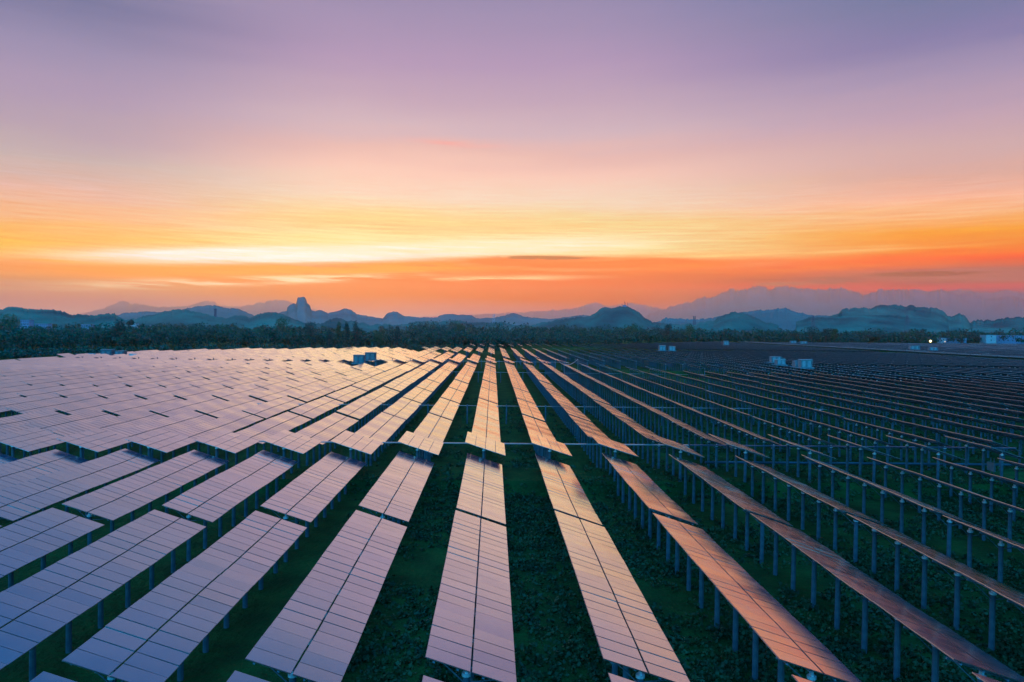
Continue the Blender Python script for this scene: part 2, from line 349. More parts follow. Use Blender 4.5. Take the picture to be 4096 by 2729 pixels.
def strip_mesh(u0, u1, ph):
    mb = MB(); g = .013
    for i in range(NM):
        y0 = i*LEN/NM+g; y1 = (i+1)*LEN/NM-g
        a = u0+.006; b = u1-.006; dz = random.uniform(-.003, .003)
        slab(mb, a, b, y0, y1, -.04, 0, 1)
        e = random.uniform(-.004, .004)
        mb.face([frame_pt(a+.007, y0+.028, .011+dz), frame_pt(b-.007, y0+.028, .011+dz+e), frame_pt(b-.007, y1-.028, .011+dz+e), frame_pt(a+.007, y1-.028, .011+dz)], 0)
        mb.face([frame_pt(a+.007, y1-.028, -.043), frame_pt(b-.007, y1-.028, -.043), frame_pt(b-.007, y0+.028, -.043), frame_pt(a+.007, y0+.028, -.043)], 2)
    mb.v = [(a_, b_, c_+sag(b_, ph)) for a_, b_, c_ in mb.v]
    return mb.mesh('panel_strip', [M_GLASS, M_ALU, M_BACK])
STRIPS = [(strip_mesh(0, .496, k*1.3), strip_mesh(.504, 1, k*1.3)) for k in range(7)]
def plain_table(mb, x, y, z, ln=LEN, posts=True, wig=.07, seg=3, npost=8, dx=DXT, dh=HI-LO, ztop=HI, eh=None):
    """a whole table into one mesh: panel slab with a gap down the middle, edges, posts"""
    zs = [z+ztop+random.uniform(-wig, wig) for _ in range(seg+1)]; tl = [random.uniform(-.02, .02) for _ in range(seg+1)]
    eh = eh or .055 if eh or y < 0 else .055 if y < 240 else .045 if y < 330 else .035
    for i in range(seg):
        y0, y1 = y+ln*i/seg+.02, y+ln*(i+1)/seg-.0
        for u0, u1 in ((0, .495), (.505, 1)):
            def q(u, k, w): return (x+u*dx, (y0, y1)[k], zs[i+k]-u*(dh+tl[i+k])+w)
            mb.hexa([q(u0, 0, -.05), q(u1, 0, -.05), q(u1, 1, -.05), q(u0, 1, -.05), q(u0, 0, 0), q(u1, 0, 0), q(u1, 1, 0), q(u0, 1, 0)], 4, 0)
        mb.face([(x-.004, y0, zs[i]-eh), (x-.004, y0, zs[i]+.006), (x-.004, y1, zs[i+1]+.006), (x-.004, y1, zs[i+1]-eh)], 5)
    if posts:
        for j in range(npost):
            py = y+.7+j*(ln-1.4)/max(1, npost-1); r = .14
            mb.box(x+POST_X-r, x+POST_X+r, py-r, py+r, gz(x, py), z+POST_TOP, 2)
            mb.box(x+POST_X-r-.03, x+POST_X+r+.03, py-r-.03, py+r+.03, z+POST_TOP+.004, z+POST_TOP+.2, 3)
TMATS = [M_GLASS, M_ALU, M_POST, M_CAP, M_BACK, M_EDGE]

# where tables stand: (block, row, index in block, near end)
C0, D0 = 83.25, 278.5
def far_limit(r):
    t = {-6: 393.7, -7: 417, -8: 440.2, -9: 440.2, -10: 440.2, -11: 440.2, -12: 440.2, -13: 417, -14: 417, -15: 417, -16: 393.7, -17: 393.7,
         -18: 393.7, -19: 393.7, -20: 370.5, -21: 370.5, -22: 347.3, -23: 347.3}
    if r in t: return t[r]
    if r < -23: return 246
    if r <= 9: return 463.5
    return min(860, 600+(r-10)*9)
def row_tables(r):
    out = []
    for k, y in ((-1, 27.35-PITCHY), (0, 27.35), (1, 50.6)): out.append(('A', k, y))
    cfar = 268.5 if r <= 6 else (245.2 if r <= 8 else 222)
    for k in range(8):
        y = C0+k*PITCHY
        if y+LEN > cfar: break
        if k == 7 and r in (-7, -6): continue
        if r < -23 and y+LEN > 247: continue
        out.append(('C', k, y))
    if r >= 11:
        if r > 11: out.append(('C', 6, 226.5))
        out.append(('C', 7, 249.7))
    if -23 <= r:
        y = D0; k = 0
        while y+LEN <= far_limit(r)+.5:
            ok = True
            if r in (1, 2, 3): ok = y < 290 or y > 320
            elif r == 0: ok = y < 310 or y > 370
            elif r in (-1, -2): ok = y < 330 or y > 394
            elif r == -3: ok = y < 355 or y > 394
            elif r == -4: ok = y < 355 or y > 400
            elif r in (4, 6, 7, 8, 9): ok = y > 300
            elif r == 5: ok = y > 320
            if 10 <= r and 465 < y+LEN < 505: ok = False
            if ok: out.append(('D', k, y))
            y += PITCHY; k += 1
        if r == -5: out.append(('D', 7, D0+7*PITCHY))
        if r == -6: out.append(('D', 7, D0+7*PITCHY))
    if -2 <= r <= 9: out += [('F', 0, 503.), ('F', 1, 526.2)] if r >= 4 else [('F', 0, 503.)]
    return out
ORD = 'zeroth first second third fourth fifth sixth seventh eighth ninth tenth eleventh twelfth thirteenth fourteenth fifteenth sixteenth seventeenth eighteenth nineteenth twentieth'.split() + ['twenty-'+w for w in 'first second third fourth fifth sixth seventh eighth ninth'.split()] + ['thirtieth'] + ['thirty-'+w for w in 'first second third fourth fifth sixth seventh eighth ninth'.split()]
def row_words(r):
    return 'in the centre row itself' if r == 0 else 'in the %s row %s of the centre' % (ORD[abs(r)], 'left' if r < 0 else 'right')
def where(b, k):
    if b == 'A': return ('cut off by the bottom edge', 'nearest one shown whole', 'just before the raised tables')[k+1]
    if b == 'C': return '%s behind the raised tables' % ORD[k+1]
    return '%s past the far raised line' % ORD[k+1] if b == 'D' else 'last before the wood'
allt = []
for r in range(-26, 40):
    for b, k, y in row_tables(r):
        x = X0+r*P; zz = (0, 0.12, .25, 1.1)['ACDF'.index(b)]
        if r < -5 and b == 'D': zz = .15
        c = (x+DXT/2, y+LEN/2, 3.6+zz)
        vis = False
        for px_, py_ in ((x, y), (x+DXT, y), (x, y+LEN), (x+DXT, y+LEN), (x, y+LEN/2)):
            q = pix((px_, py_, 3.6+zz))
            if q and -20 < q[0] < PW+20 and 0 < q[1] < PH+60: vis = True
        dist = math.hypot(c[0], c[1])
        allt.append((dist, vis, r, b, k, y, x, zz))
vt = sorted(t for t in allt if t[1])
indiv = set(t[1:] for t in vt[:300])
def pose(root, r, b, k):
    q = random.Random(r*1000+k*10+ord(b))
    root.rotation_euler = (q.uniform(-.0032, .0032), q.uniform(-.006, .006), 0); root.location.z += q.uniform(-.05, .06)
rest = MB()
seen_part = {}
for t in allt:
    dist, vis, r, b, k, y, x, zz = t
    if t[1:] not in indiv:
        if y > 330 or not vis: plain_table(rest, x, y, zz, posts=(y < 420), npost=8 if y < 300 else 5)
        else: plain_table(rest, x, y, zz)
        continue
    lab = 'solar table %s, %s' % (row_words(r), where(b, k))
    grp = 'long tables of solar panels set out in rows'
    short = (r == -10 and b == 'C' and k == 0)
    if b == 'A' and not short:                      # near tables: every module and post its own part
        root = empty('solar_table', (x, y, zz)); tag(root, lab, 'solar table', grp); pose(root, r, b, k)
        ph = random.random()*6.28
        for s_, u in ((0, .5*MWID/CH+.002), (1, 1-.5*MWID/CH-.002)):
            for i in range(NM):
                m = link('solar_module', MOD, root); cy = (i+.5)*LEN/NM
                m.location = Vector(frame_pt(u, cy, .0))+Vector((0, 0, sag(cy, ph)+.012))
                m.rotation_euler = (random.gauss(0, .0045), TILT+random.gauss(0, .004), 0)
    elif dist < 235 and not short:
        root = empty('solar_table', (x, y, zz)); tag(root, lab, 'solar table', grp); pose(root, r, b, k)
        s = STRIPS[random.randrange(7)]
        for me in s: link('panel_strip', me, root)
    else:                                           # too small for parts
        mb = MB(); plain_table(mb, 0, 0, 0, ln=13.2 if short else LEN, seg=4, wig=.05)
        mb.v = [(vx, vy, vz) for vx, vy, vz in mb.v]
        o = mb.build('solar_table', TMATS, loc=(x, y, zz)); tag(o, lab, 'solar table', grp); pose(o, r, b, k)
        continue
    link('support_frame', SUP, root)
    for py in POST_Y:
        p_ = link('post', POST, root, (POST_X+random.uniform(-.03, .03), py+random.uniform(-.08, .08), -.02-random.random()*.05))
        if dist < 110: link('post_cap', CAP, p_)
# the great field to the right of the ditch and the last rows of the near one, too far to count
for r in range(43, 112):
    rz_ = random.uniform(-.15, .2); eh_ = .16 if r in (43, 44) or r % 9 == 3 else None
    x = X0+r*P; y0 = max(C0, x/.80-30); k = int((y0-C0)//PITCHY); lim = 850+(x-285)*.30
    y = C0+k*PITCHY
    while y+LEN < lim:
        plain_table(rest, x, y, .35+rz_, posts=False, seg=1, wig=.12, eh=eh_)
        y += PITCHY
o = rest.build('distant_solar_tables', TMATS); tag(o, 'distant ranks of solar tables reaching to the wood and the ditch', 'solar tables', kind='stuff')

# raised tables: four landscape modules across, standing on the causeways
RX, RH = 4.24, 1.36; RHI = 5.15; RL = 7.7
KW = dict(dx=RX, hi=RHI, lo=RHI-RH); RC = math.hypot(RX, RH); RT_ = math.atan2(RH, RX)
RMOD = module_mesh(RC/4-.03, RL/4-.02)
def raised_support():
    mb = MB()
    for u in (.08, .30, .70, .92): slab(mb, u-.01, u+.01, .05, RL-.05, -.12, -.052, **KW)
    for y in (1., RL/2, RL-1.): slab(mb, .05, .95, y-.04, y+.04, -.22, -.125, **KW)
    return mb.mesh('support_frame', [M_STEEL])
RSUP = raised_support()
RG = 'short raised tables on the causeways'
for r in range(-9, 9):
    x = X0+r*P-.30; y = 73.4
    root = empty('raised_solar_table', (x, y, 0)); tag(root, 'short raised solar table %s, four panels wide' % row_words(r), 'solar table', RG)
    for c in range(4):
        for i in range(4):
            m = link('solar_module', RMOD, root); m.location = frame_pt((c+.5)/4, (i+.5)*RL/4, 0, **KW)
            m.rotation_euler = (random.gauss(0, .006), RT_+random.gauss(0, .006), 0)
    link('support_frame', RSUP, root)
    for py in (1., RL/2, RL-1.):
        p_ = link('post', POST, root, (1.95, py, .94)); link('post_cap', CAP, p_)
def far_raised(r):
    mb = MB(); plain_table(mb, 0, 0, 0, ln=RL, seg=1, wig=.04, posts=False, dx=RX, dh=RH, ztop=RHI)
    for py in (1., RL-1.): mb.box(1.8, 2.1, py-.15, py+.15, .9, RHI-.9, 2)
    o = mb.build('raised_solar_table', TMATS, loc=(X0+r*P-.3, 268.6, 0))
    tag(o, 'small far raised solar table %s' % row_words(r), 'solar table', RG)
for r in range(-23, 7):
    if r in (-7, -6): continue
    far_raised(r)

# ------------------------------------------------------------------ cable trays and pipe
def tray(name, y, z, x0, x1, r, m, lab, cat, flat=True, posts=True, grp=None):
    root = empty(name, ((x0+x1)/2, y, 0)); tag(root, lab, cat, grp); cx = (x0+x1)/2; mb = MB()
    if flat: mb.box(x0-cx, x1-cx, -r*1.3, r*1.3, z-r*.5, z+r*.5)
    else: mb.tube((x0-cx, 0, z), (x1-cx, 0, z), r, n=10)
    mb.build('tray' if flat else 'pipe', [m], root)
    if posts:
        k0 = int((x0-X0)//P)+1; pm = MB(); pm.tube((0, 0, -.3), (0, 0, z+.22), .13, n=8); pme = pm.mesh('tray_post', [M_POST])
        for k in range(k0, int((x1-X0)//P)+1):
            xx = X0+k*P-1.9
            if x0 < xx < x1 and abs(k) < 26: link('tray_post', pme, root, (xx-cx, 0, gz(xx, y)*.5))
g = 'cable trays crossing the rows'
tray('cable_tray', 82.2, 3.6, -75, 23, .11, M_TRAY, 'long pale cable tray crossing just behind the near raised tables', 'cable tray', posts=False, grp=g)
tray('cable_tray', 82.2, 3.6, 23.2, 62, .12, M_PIPE, 'dark right-hand stretch of the tray behind the near raised tables', 'cable tray', posts=False, grp=g)
tray('cable_tray', 125.6, 3.2, -50, 60, .07, M_TRAY, 'pale cable tray on posts across the second gap of the rows', 'cable tray', grp=g)
tray('cable_tray', 221, 3.2, -40, 90, .09, M_TRAY, 'thin pale cable tray crossing far down the rows', 'cable tray', grp=g)
tray('cable_tray', 277.6, 3.9, -45, 30, .12, M_TRAY, 'distant cable tray along the far causeway', 'cable tray', grp=g)
tray('water_pipe', 85.5, 1.0, 26, 90, .16, M_PIPE, 'thick dark blue pipe low behind the posts at right', 'pipe', flat=False, posts=False)

for i, (bx_, by_, bs, w_) in enumerate(((3287, 1627, .5, 'leftmost'), (3586, 1627, .5, 'second from left'), (3887, 1627, .5, 'third from left'), (4033, 1627, .5, 'rightmost'), (3977, 1847, 1., ''))):
    p = at_z(bx_, by_, 2.6); k = round((p.x-X0-POST_X)/P); xx = X0+k*P+POST_X; yy = p.y*xx/p.x
    root = empty('inverter_box', (xx-.2, yy, 2.2)); tag(root, ('small pale inverter box hung under the rows at right, %s of four' % w_) if w_ else 'larger grey inverter box under the near right rows', 'inverter box', 'inverter boxes under the right rows' if w_ else None)
    q = MB(); q.box(-.12*bs-.1, -.02, -.55*bs, .55*bs, 0, .9*bs); q.build('case', [M_CAP if w_ else M_CABIN], root)
    q = MB(); q.box(-.02, .02, -.3*bs, -.2*bs, -.25, .9*bs+.5); q.box(-.02, .02, .2*bs, .3*bs, -.25, .9*bs+.5); q.build('bracket', [M_STEEL], root)

q = MB(); pp = [at_z(x_, y_, 4.6) for x_, y_ in ((2258, 1457), (2270, 1459), (2281, 1458), (2292, 1453), (2302, 1446), (2312, 1437))]
for a_, b_ in zip(pp, pp[1:]): q.tube(a_-pp[0], b_-pp[0], .10, n=6)
for b_ in (pp[0], pp[-1]): q.tube((b_.x-pp[0].x, b_.y-pp[0].y, -4.7), b_-pp[0]+Vector((0, 0, .1)), .08, n=6)
tag(q.build('conduit', [M_TRAY], loc=pp[0]), 'pale curved conduit bridging the gap right of the aisle end', 'conduit')

# ------------------------------------------------------------------ transformer cabins
CW, CD, CHT = 4.7, 2.8, 3.0
def cabin(x, y, z, lab, w=CW, h=CHT, d=CD, rz=0., plinth=True):
    root = empty('transformer_cabin', (x, y, z), rz); tag(root, lab, 'transformer cabin', 'transformer cabins among the panels')
    b = MB(); b.box(-w/2, w/2, -d/2, d/2, 0, h-.12); b.build('body', [M_CABIN_SHADE if x < 0 else M_CABIN], root)  # left cabins get darker colours that stand for their shaded side
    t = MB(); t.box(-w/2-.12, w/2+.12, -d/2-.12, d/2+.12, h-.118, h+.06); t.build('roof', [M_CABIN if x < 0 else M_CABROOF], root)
    for cx in (-w*.25, w*.22):
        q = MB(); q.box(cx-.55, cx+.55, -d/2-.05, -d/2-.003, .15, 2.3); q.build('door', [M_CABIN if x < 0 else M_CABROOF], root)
    q = MB()
    for i in range(5): q.box(w*.36, w*.46, -d/2-.05, -d/2-.004, 1.2+i*.2, 1.32+i*.2)
    q.build('vent', [M_DARK], root)
    if plinth and z > .2:
        q = MB(); q.box(-w/2-.6, w/2+.6, -d/2-.8, d/2+.6, -.3, -.004)
        for a in (-w/2, 0, w/2):
            for b_ in (-d/2, d/2): q.tube((a, b_, -z-.2), (a, b_, -.302), .2, n=8)
        q.build('platform', [M_CONC], root)
    return root
def cab_px(xl, xr, yb, z, lab, h=None, ytop=None, **k):
    p = at_z((xl+xr)/2, yb, z); w = (xr-xl)/FPX*p.y; hh = h or (yb-ytop)/FPX*p.y
    return cabin(p.x, p.y+CD/2, z, lab, w=w, h=hh, **k)
HZ = 4.55
cab_px(1413, 1456, 1453, 4.1, 'left blue cabin sunk in the gap among the left panels', ytop=1421)
cab_px(1460, 1501, 1440, 4.1, 'right blue cabin of the pair among the left panels', ytop=1411)
cab_px(3087, 3127, 1450, HZ, 'leftmost tall cabin of the right-hand cluster', ytop=1428)
cab_px(3109, 3143, 1459, HZ, 'low cabin in front of the leftmost tall one at right', ytop=1439)
cab_px(3181, 3203, 1468, HZ, 'narrow pale cabin beside the largest cabin at right', ytop=1445)
cab_px(3204, 3250, 1471, HZ, 'largest cabin of the right-hand cluster', ytop=1439)
cab_px(2638, 2664, 1402, HZ, 'left cabin of the distant pair right of centre', ytop=1382)
cab_px(2677, 2702, 1403, HZ, 'right cabin of the distant pair right of centre', ytop=1386)
cab_px(2896, 2915, 1379, HZ, 'lone far cabin between the two cabin clusters', ytop=1364)
cab_px(3162, 3187, 1373, HZ, 'left of two tiny cabins before the far trees', ytop=1364)
cab_px(3202, 3230, 1374, HZ, 'right of two tiny cabins before the far trees', ytop=1366)
cab_px(3641, 3680, 1397, HZ, 'far cabin below left of the bright lamp', ytop=1384)
cab_px(3719, 3752, 1401, HZ, 'far cabin below the bright lamp', ytop=1391)
# left cabins on a platform with white rail panels
lp = at_z(455, 1429, 3.0)
lw = 42/FPX*lp.y
cabin(lp.x-2.4, lp.y, 3.0, 'tall blue cabin on the platform at far left', w=lw, h=30/FPX*lp.y)
cabin(lp.x+2.6, lp.y+.6, 3.0, 'lower blue cabin on the platform at far left', w=lw*.82, h=25/FPX*lp.y, plinth=False)
for sx, s in ((-8.3, 'left'), (8.3, 'right')):
    root = empty('rail_panel', (lp.x+sx, lp.y-1.2, 2.9)); tag(root, 'white rail panel %s of the cabins on the platform' % s, 'railing')
    q = MB(); q.box(-1.5, 1.5, -.02, .02, .15, 1.55); q.build('panel', [M_WALL], root)
    q = MB()
    for a in (-1.55, 1.55): q.tube((a, 0, -.1), (a, 0, 1.65), .04, n=6)
    q.tube((-1.55, 0, 1.62), (1.55, 0, 1.62), .04, n=6); q.build('frame', [M_STEEL], root)
q = MB(); q.box(-10.5, 10.5, -2.6, 2.6, 2.6, 2.9); 
for a in (-9.8, -3.5, 3.5, 9.8): q.box(a-.2, a+.2, -2, -1.6, 0, 2.6); q.box(a-.2, a+.2, 1.6, 2, 0, 2.6)
tag(q.build('platform', [M_CONC], loc=(lp.x, lp.y, 0)), 'dark platform on piles under the far left cabins', 'platform')

# ------------------------------------------------------------------ vegetation
def leaf_cloud(blobs, n, size, flat=.0):
    """n small randomly turned quads in and on a set of ellipsoid blobs (cx,cy,cz,rx,ry,rz)"""
    b = np.array(blobs); vol = (b[:, 3]*b[:, 4]*b[:, 5])**.8; pick = RNG.choice(len(b), n, p=vol/vol.sum())
    d = RNG.normal(size=(n, 3)); d /= np.linalg.norm(d, axis=1)[:, None]
    rad = RNG.random(n)**.22
    c = b[pick, :3]+d*b[pick, 3:]*rad[:, None]*(1+RNG.normal(size=n)*.06)[:, None]
    a = RNG.normal(size=(n, 3)); a /= np.linalg.norm(a, axis=1)[:, None]
    e = np.cross(a, RNG.normal(size=(n, 3))); e /= np.linalg.norm(e, axis=1)[:, None]
    s = (size*RNG.uniform(.5, 1.3, n))[:, None]
    v = np.stack([c-a*s-e*s*.3, c-a*s*.2+e*s*.75, c+a*s+e*s*.2, c+a*s*.3-e*s*.8], 1).reshape(-1, 3)
    return v, np.arange(4*n).reshape(-1, 4)
def crown_blobs(kind, h, w, rnd):
    out = []
    if kind == 'round':
        for i in range(11):
            t = rnd.random(); a = rnd.random()*6.28; rr = w*.33*rnd.random()**.5*(1.1-.5*t)
            s = w*rnd.uniform(.16, .30)
            out.append((rr*math.cos(a), rr*math.sin(a), h*(.34+.52*t), s, s, s*.85))
    elif kind == 'tall':
        for i in range(12):
            t = i/11; a = rnd.random()*6.28; rr = w*.15*rnd.random(); s = w*rnd.uniform(.18, .30)*(1.1-.55*abs(t-.35))
            out.append((rr*math.cos(a), rr*math.sin(a), h*(.22+.70*t), s, s, s*1.5))
    elif kind == 'spread':
        for i in range(12):
            a = rnd.random()*6.28; rr = w*.40*rnd.random()**.5; s = w*rnd.uniform(.12, .22)
            out.append((rr*math.cos(a), rr*math.sin(a), h*(.50+.36*rnd.random()*(1-rr/w)), s, s, s*.6))
    else:
        for i in range(7):
            a = rnd.random()*6.28; rr = w*.3*rnd.random(); s = w*rnd.uniform(.2, .3)
            out.append((rr*math.cos(a), rr*math.sin(a), h*(.25+.45*rnd.random()), s, s, h*.25))
    return out
def tree(name, lab, kind, loc, h, w, n=900, size=.45, leaf=None, grp=None, seed=0, cat='tree'):
    rnd = random.Random(seed+int(loc[0]*7+loc[1])); root = empty(name, loc); tag(root, lab, cat, grp)
    v, q = leaf_cloud(crown_blobs(kind, h, w, rnd), n, size)
    link('crown', np_mesh('crown', v, q, [leaf or M_LEAF]), root)
    mb = MB(); r = h*.018; mb.tube((0, 0, -.3), (rnd.uniform(-.3, .3), 0, h*.5), r*1.4, r, 7)
    for i in range(6):
        a = rnd.random()*6.28; z0 = h*rnd.uniform(.22, .5); mb.tube((0, 0, z0), (w*.3*math.cos(a), w*.3*math.sin(a), z0+h*rnd.uniform(.15, .35)), r*.6, r*.2, 5)
    mb.build('trunk', [M_BARK], root); return root
def tree_px(lab, kind, x, ytop, Y, wpx, **k):
    p = at_y(x, ytop, Y); h = p.z; w = wpx/FPX*Y
    tree('tree', lab, kind, (p.x, p.y, 0), h, w, size=max(.35, Y/1500), grp='trees standing out of the wood', **k)
T = [('broad dark tree at the left edge before the hill', 'round', 35, 1258, 470, 110),
     ('tall bushy tree beside the pale houses at left', 'round', 478, 1266, 430, 75),
     ('rounded tree just right of the left hill saddle', 'round', 520, 1268, 620, 34),
     ('first broad dark tree below the rock tower hill', 'round', 1130, 1259, 520, 100),
     ('second broad dark tree below the rock tower hill', 'round', 1246, 1284, 520, 82),
     ('short dark tree left of the tall slim pair', 'tall', 1318, 1312, 480, 34),
     ('slim tree with a rounded tuft on top', 'tall', 1355, 1286, 560, 38),
     ('broad tree joined to the tallest slim tree', 'tall', 1390, 1288, 500, 36),
     ('tallest slim dark tree left of centre', 'tall', 1424, 1281, 500, 44),
     ('round bush-like tree left of centre by the panels', 'round', 1516, 1330, 520, 74),
     ('slim dark tree standing alone left of centre', 'tall', 1590, 1306, 520, 38),
     ('large round tree left of the central aisle', 'round', 1760, 1306, 560, 110),
     ('pointed tree on the ridge near the lattice tower', 'round', 1838, 1276, 900, 66),
     ('dark spreading tree just right of the aisle end', 'round', 2110, 1306, 700, 92),
     ('small tree standing up from the wood right of the aisle', 'round', 2300, 1316, 800, 60),
     ('round tree below the antenna hill', 'round', 2530, 1292, 850, 60),
     ('left of the two pointed trees right of the knoll', 'round', 2630, 1292, 900, 42),
     ('right of the two pointed trees right of the knoll', 'round', 2673, 1288, 900, 50),
     ('broad tree beneath the steel tower right of centre', 'round', 2760, 1290, 900, 60),
     ('large round lone tree before the lattice pylon', 'round', 3247, 1302, 960, 54),
     ('left of the paired round trees at right', 'round', 3304, 1309, 960, 36),
     ('right of the paired round trees at right', 'round', 3338, 1311, 960, 36),
     ('low dark dome-shaped tree right of the paired trees', 'spread', 3412, 1343, 960, 56),
     ('wide flat-topped tree clump at far right', 'spread', 3520, 1322, 1040, 90),
     ('dark tree left of the bright lamp', 'round', 3640, 1330, 1040, 60),
     ('dark tree right beside the white end building', 'round', 3900, 1330, 1040, 50)]
for i, t in enumerate(T): tree_px(*t, seed=i, leaf=M_LEAF2 if i % 3 else M_LEAF, n=1500 if t[4] < 650 else 800)
# the wood itself: hundreds of crowns that read as one mass
VV, QQ, nq = [], [], 0
def wood_tree(x, y, h, w, n, size, kind):
    global nq
    rnd = random.Random(int(x*13+y*7)); v, q = leaf_cloud(crown_blobs(kind, h, w, rnd), n, size)
    v = v+np.array([x, y, 0]); VV.append(v); QQ.append(q+nq); nq += len(v)
def wood_line(pts, Y0, Y1, step, top, n):
    """pts: photo x range; trees from Y0 to Y1; top(x): photo y of the canopy there"""
    x = pts[0]
    while x < pts[1]:
        Y = random.uniform(Y0(x), Y1(x)); px_ = x+random.uniform(-step, step)
        p = at_y(px_, top(px_)+random.choice((-12, -4, 2, 6, 12, 18))+random.uniform(-4, 6), Y); h = max(4.5, p.z); w = h*random.uniform(.8, 1.25)
        wood_tree(p.x, p.y, h, w, n, max(.5, Y/800), random.choice(['round', 'round', 'round', 'spread']))
        x += step
def interp(tab):
    xs_ = [a for a, _ in tab]; ys_ = [b for _, b in tab]
    return lambda x: float(np.interp(x, xs_, ys_))
topL = interp([(-200, 1300), (60, 1312), (130, 1312), (200, 1322), (300, 1312), (420, 1316), (560, 1320), (700, 1312), (800, 1300), (900, 1312), (1000, 1322), (1080, 1316), (1200, 1330), (1330, 1340), (1500, 1340), (1700, 1325), (1800, 1325), (1950, 1335), (2100, 1335)])
yL = interp([(-300, 330), (0, 345), (160, 370), (500, 420), (800, 450), (1000, 480), (1400, 500), (2100, 560)])
for k in range(3):
    wood_line((-260, 2080), lambda x: yL(x)+k*45, lambda x: yL(x)+40+k*50, 13, lambda x: topL(x)-6+16*noise.noise(Vector((x*.012, k*7.3, 0)))+(10, 2, -3)[k], 330)
topR = interp([(1900, 1336), (2050, 1326), (2300, 1330), (2480, 1325), (2700, 1322), (2900, 1326), (3100, 1330), (3300, 1338), (3500, 1338), (3700, 1338), (3900, 1330), (4300, 1334)])
yR = interp([(1950, 620), (2300, 640), (2500, 760), (2700, 900), (3300, 1000), (4300, 1180)])
for k in range(3):
    wood_line((1960, 4250), lambda x: yR(x)+k*50, lambda x: yR(x)+45+k*60, 12, lambda x: topR(x)-3+14*noise.noise(Vector((x*.014, k*5.3, 2)))+(14, 4, 0)[k], 190)
# a second, farther belt climbing the low ground behind
topB = interp([(-200, 1296), (400, 1298), (900, 1300), (1500, 1310), (1600, 1298), (1680, 1286), (1800, 1288), (1900, 1291), (2000, 1293), (2100, 1306), (2200, 1290), (2400, 1300), (2700, 1315), (3100, 1320), (4300, 1325)])
wood_line((-200, 4250), lambda x: 1000, lambda x: 1250, 8, lambda x: topB(x)+6, 110)
# low bushes along the foot of the wood
for i in range(240):
    x = random.uniform(-200, 2000); Y = yL(x)-random.uniform(6, 26); p = at_z(x, 1400, 0); d = ray(x, 1400)
    wood_tree(d.x/d.y*Y, Y, random.uniform(2, 4.5), random.uniform(4, 9), 60, .6, 'round')
me = np_mesh('woodland', np.concatenate(VV), np.concatenate(QQ), [M_LEAF2, M_LEAF], mi=(RNG.random(sum(len(q) for q in QQ)) < .35).astype('i'))
tag(link('woodland', me), 'dense dark wood closing off the far side of the panels', 'wood', kind='stuff')
# weeds between the rows
VV, QQ, nq = [], [], 0
def weeds(n, ymin, ymax, size, leaves):
    global nq
    for i in range(n):
        Y = ymin+(ymax-ymin)*random.random()**1.1; x = random.uniform(-.2, .82)*Y
        if noise.noise(Vector((x*.12, Y*.12, 3.))) + random.uniform(-.35, .35) < -.05: continue
        r = random.uniform(.15, .5)*size; h = random.uniform(.12, .42)*size
        v, q = leaf_cloud([(x, Y, gz(x, Y)+h*.4, r, r, h*.6)], leaves, .10*size)
        VV.append(v); QQ.append(q+nq); nq += len(v)
weeds(15000, 15, 75, 1.15, 16)
weeds(4500, 75, 170, 1.8, 10)
me = np_mesh('grass', np.concatenate(VV), np.concatenate(QQ), [M_WEED])
tag(link('grass', me), 'dark green weeds and tufted grass between the panel rows', 'grass', kind='stuff')

# ------------------------------------------------------------------ hills
def ridge(name, pts, Y, depth, m, rough=1.0, seg=2, nv=9, back=.6, sink=0.):
    xs_ = np.array([a for a, _ in pts], float); ys_ = np.array([b for _, b in pts], float)
    xx = np.arange(xs_[0], xs_[-1]+.1, seg); yy = np.interp(xx, xs_, ys_); verts = []; prof = [0, .10, .26, .46, .66, .84, .95, 1.0]
    nb = len(prof)
    for i, (px_, py_) in enumerate(zip(xx, yy)):
        edge = min(1, (i+1)/4, (len(xx)-i)/4)
        t = 1.8*rough*(noise.noise(Vector((px_*.045, Y*.01, 0)))*1.6+noise.noise(Vector((px_*.13, Y*.01, 5)))*1.3+abs(noise.noise(Vector((px_*.33, Y*.01, 9))))*-1.6)
        p = at_y(px_, py_, Y); zr = max(3, p.z); zt = -t/FPX*Y
        for j, s in enumerate(prof):                 # front slope up to the crest
            yy_ = Y-depth*(1-j/(nb-1)); sc_ = yy_/Y
            z = zr*s*(.72+.28*sc_)*edge
            z += zr*.10*noise.noise(Vector((p.x*.004*3000/Y, yy_*.004*3000/Y, 1.)))*math.sin(math.pi*j/(nb-1))
            z += zt*s**5
            verts.append((p.x*sc_, yy_, z if j == nb-1 else z*.98 - (.6 if j == 0 else 0)))
        for s in (.8, .45, 0):                       # back slope
            k = 1-s; yy_ = Y+depth*back*k; verts.append((p.x*yy_/Y, yy_, zr*s*edge-(.6 if s == 0 else 0)))
    w = nb+3; f = []
    for i in range(len(xx)-1):
        for j in range(w-1):
            a = i*w+j; f.append((a, a+w, a+w+1, a+1))
    me = bpy.data.meshes.new(name); me.from_pydata(verts, [], f); me.materials.append(m)
    me.polygons.foreach_set('use_smooth', [True]*len(f)); me.update()
    tag(link(name, me), kind='structure')
ridge('hills', [(-300, 1262), (-120, 1250), (0, 1240), (20, 1233), (45, 1228), (80, 1230), (100, 1237), (130, 1237), (175, 1240), (210, 1240), (250, 1246), (280, 1257), (295, 1262), (310, 1257), (340, 1261), (375, 1264), (390, 1259), (420, 1256), (460, 1257), (478, 1272), (520, 1283)], 1200, 240, M_HILLN, 1.9)
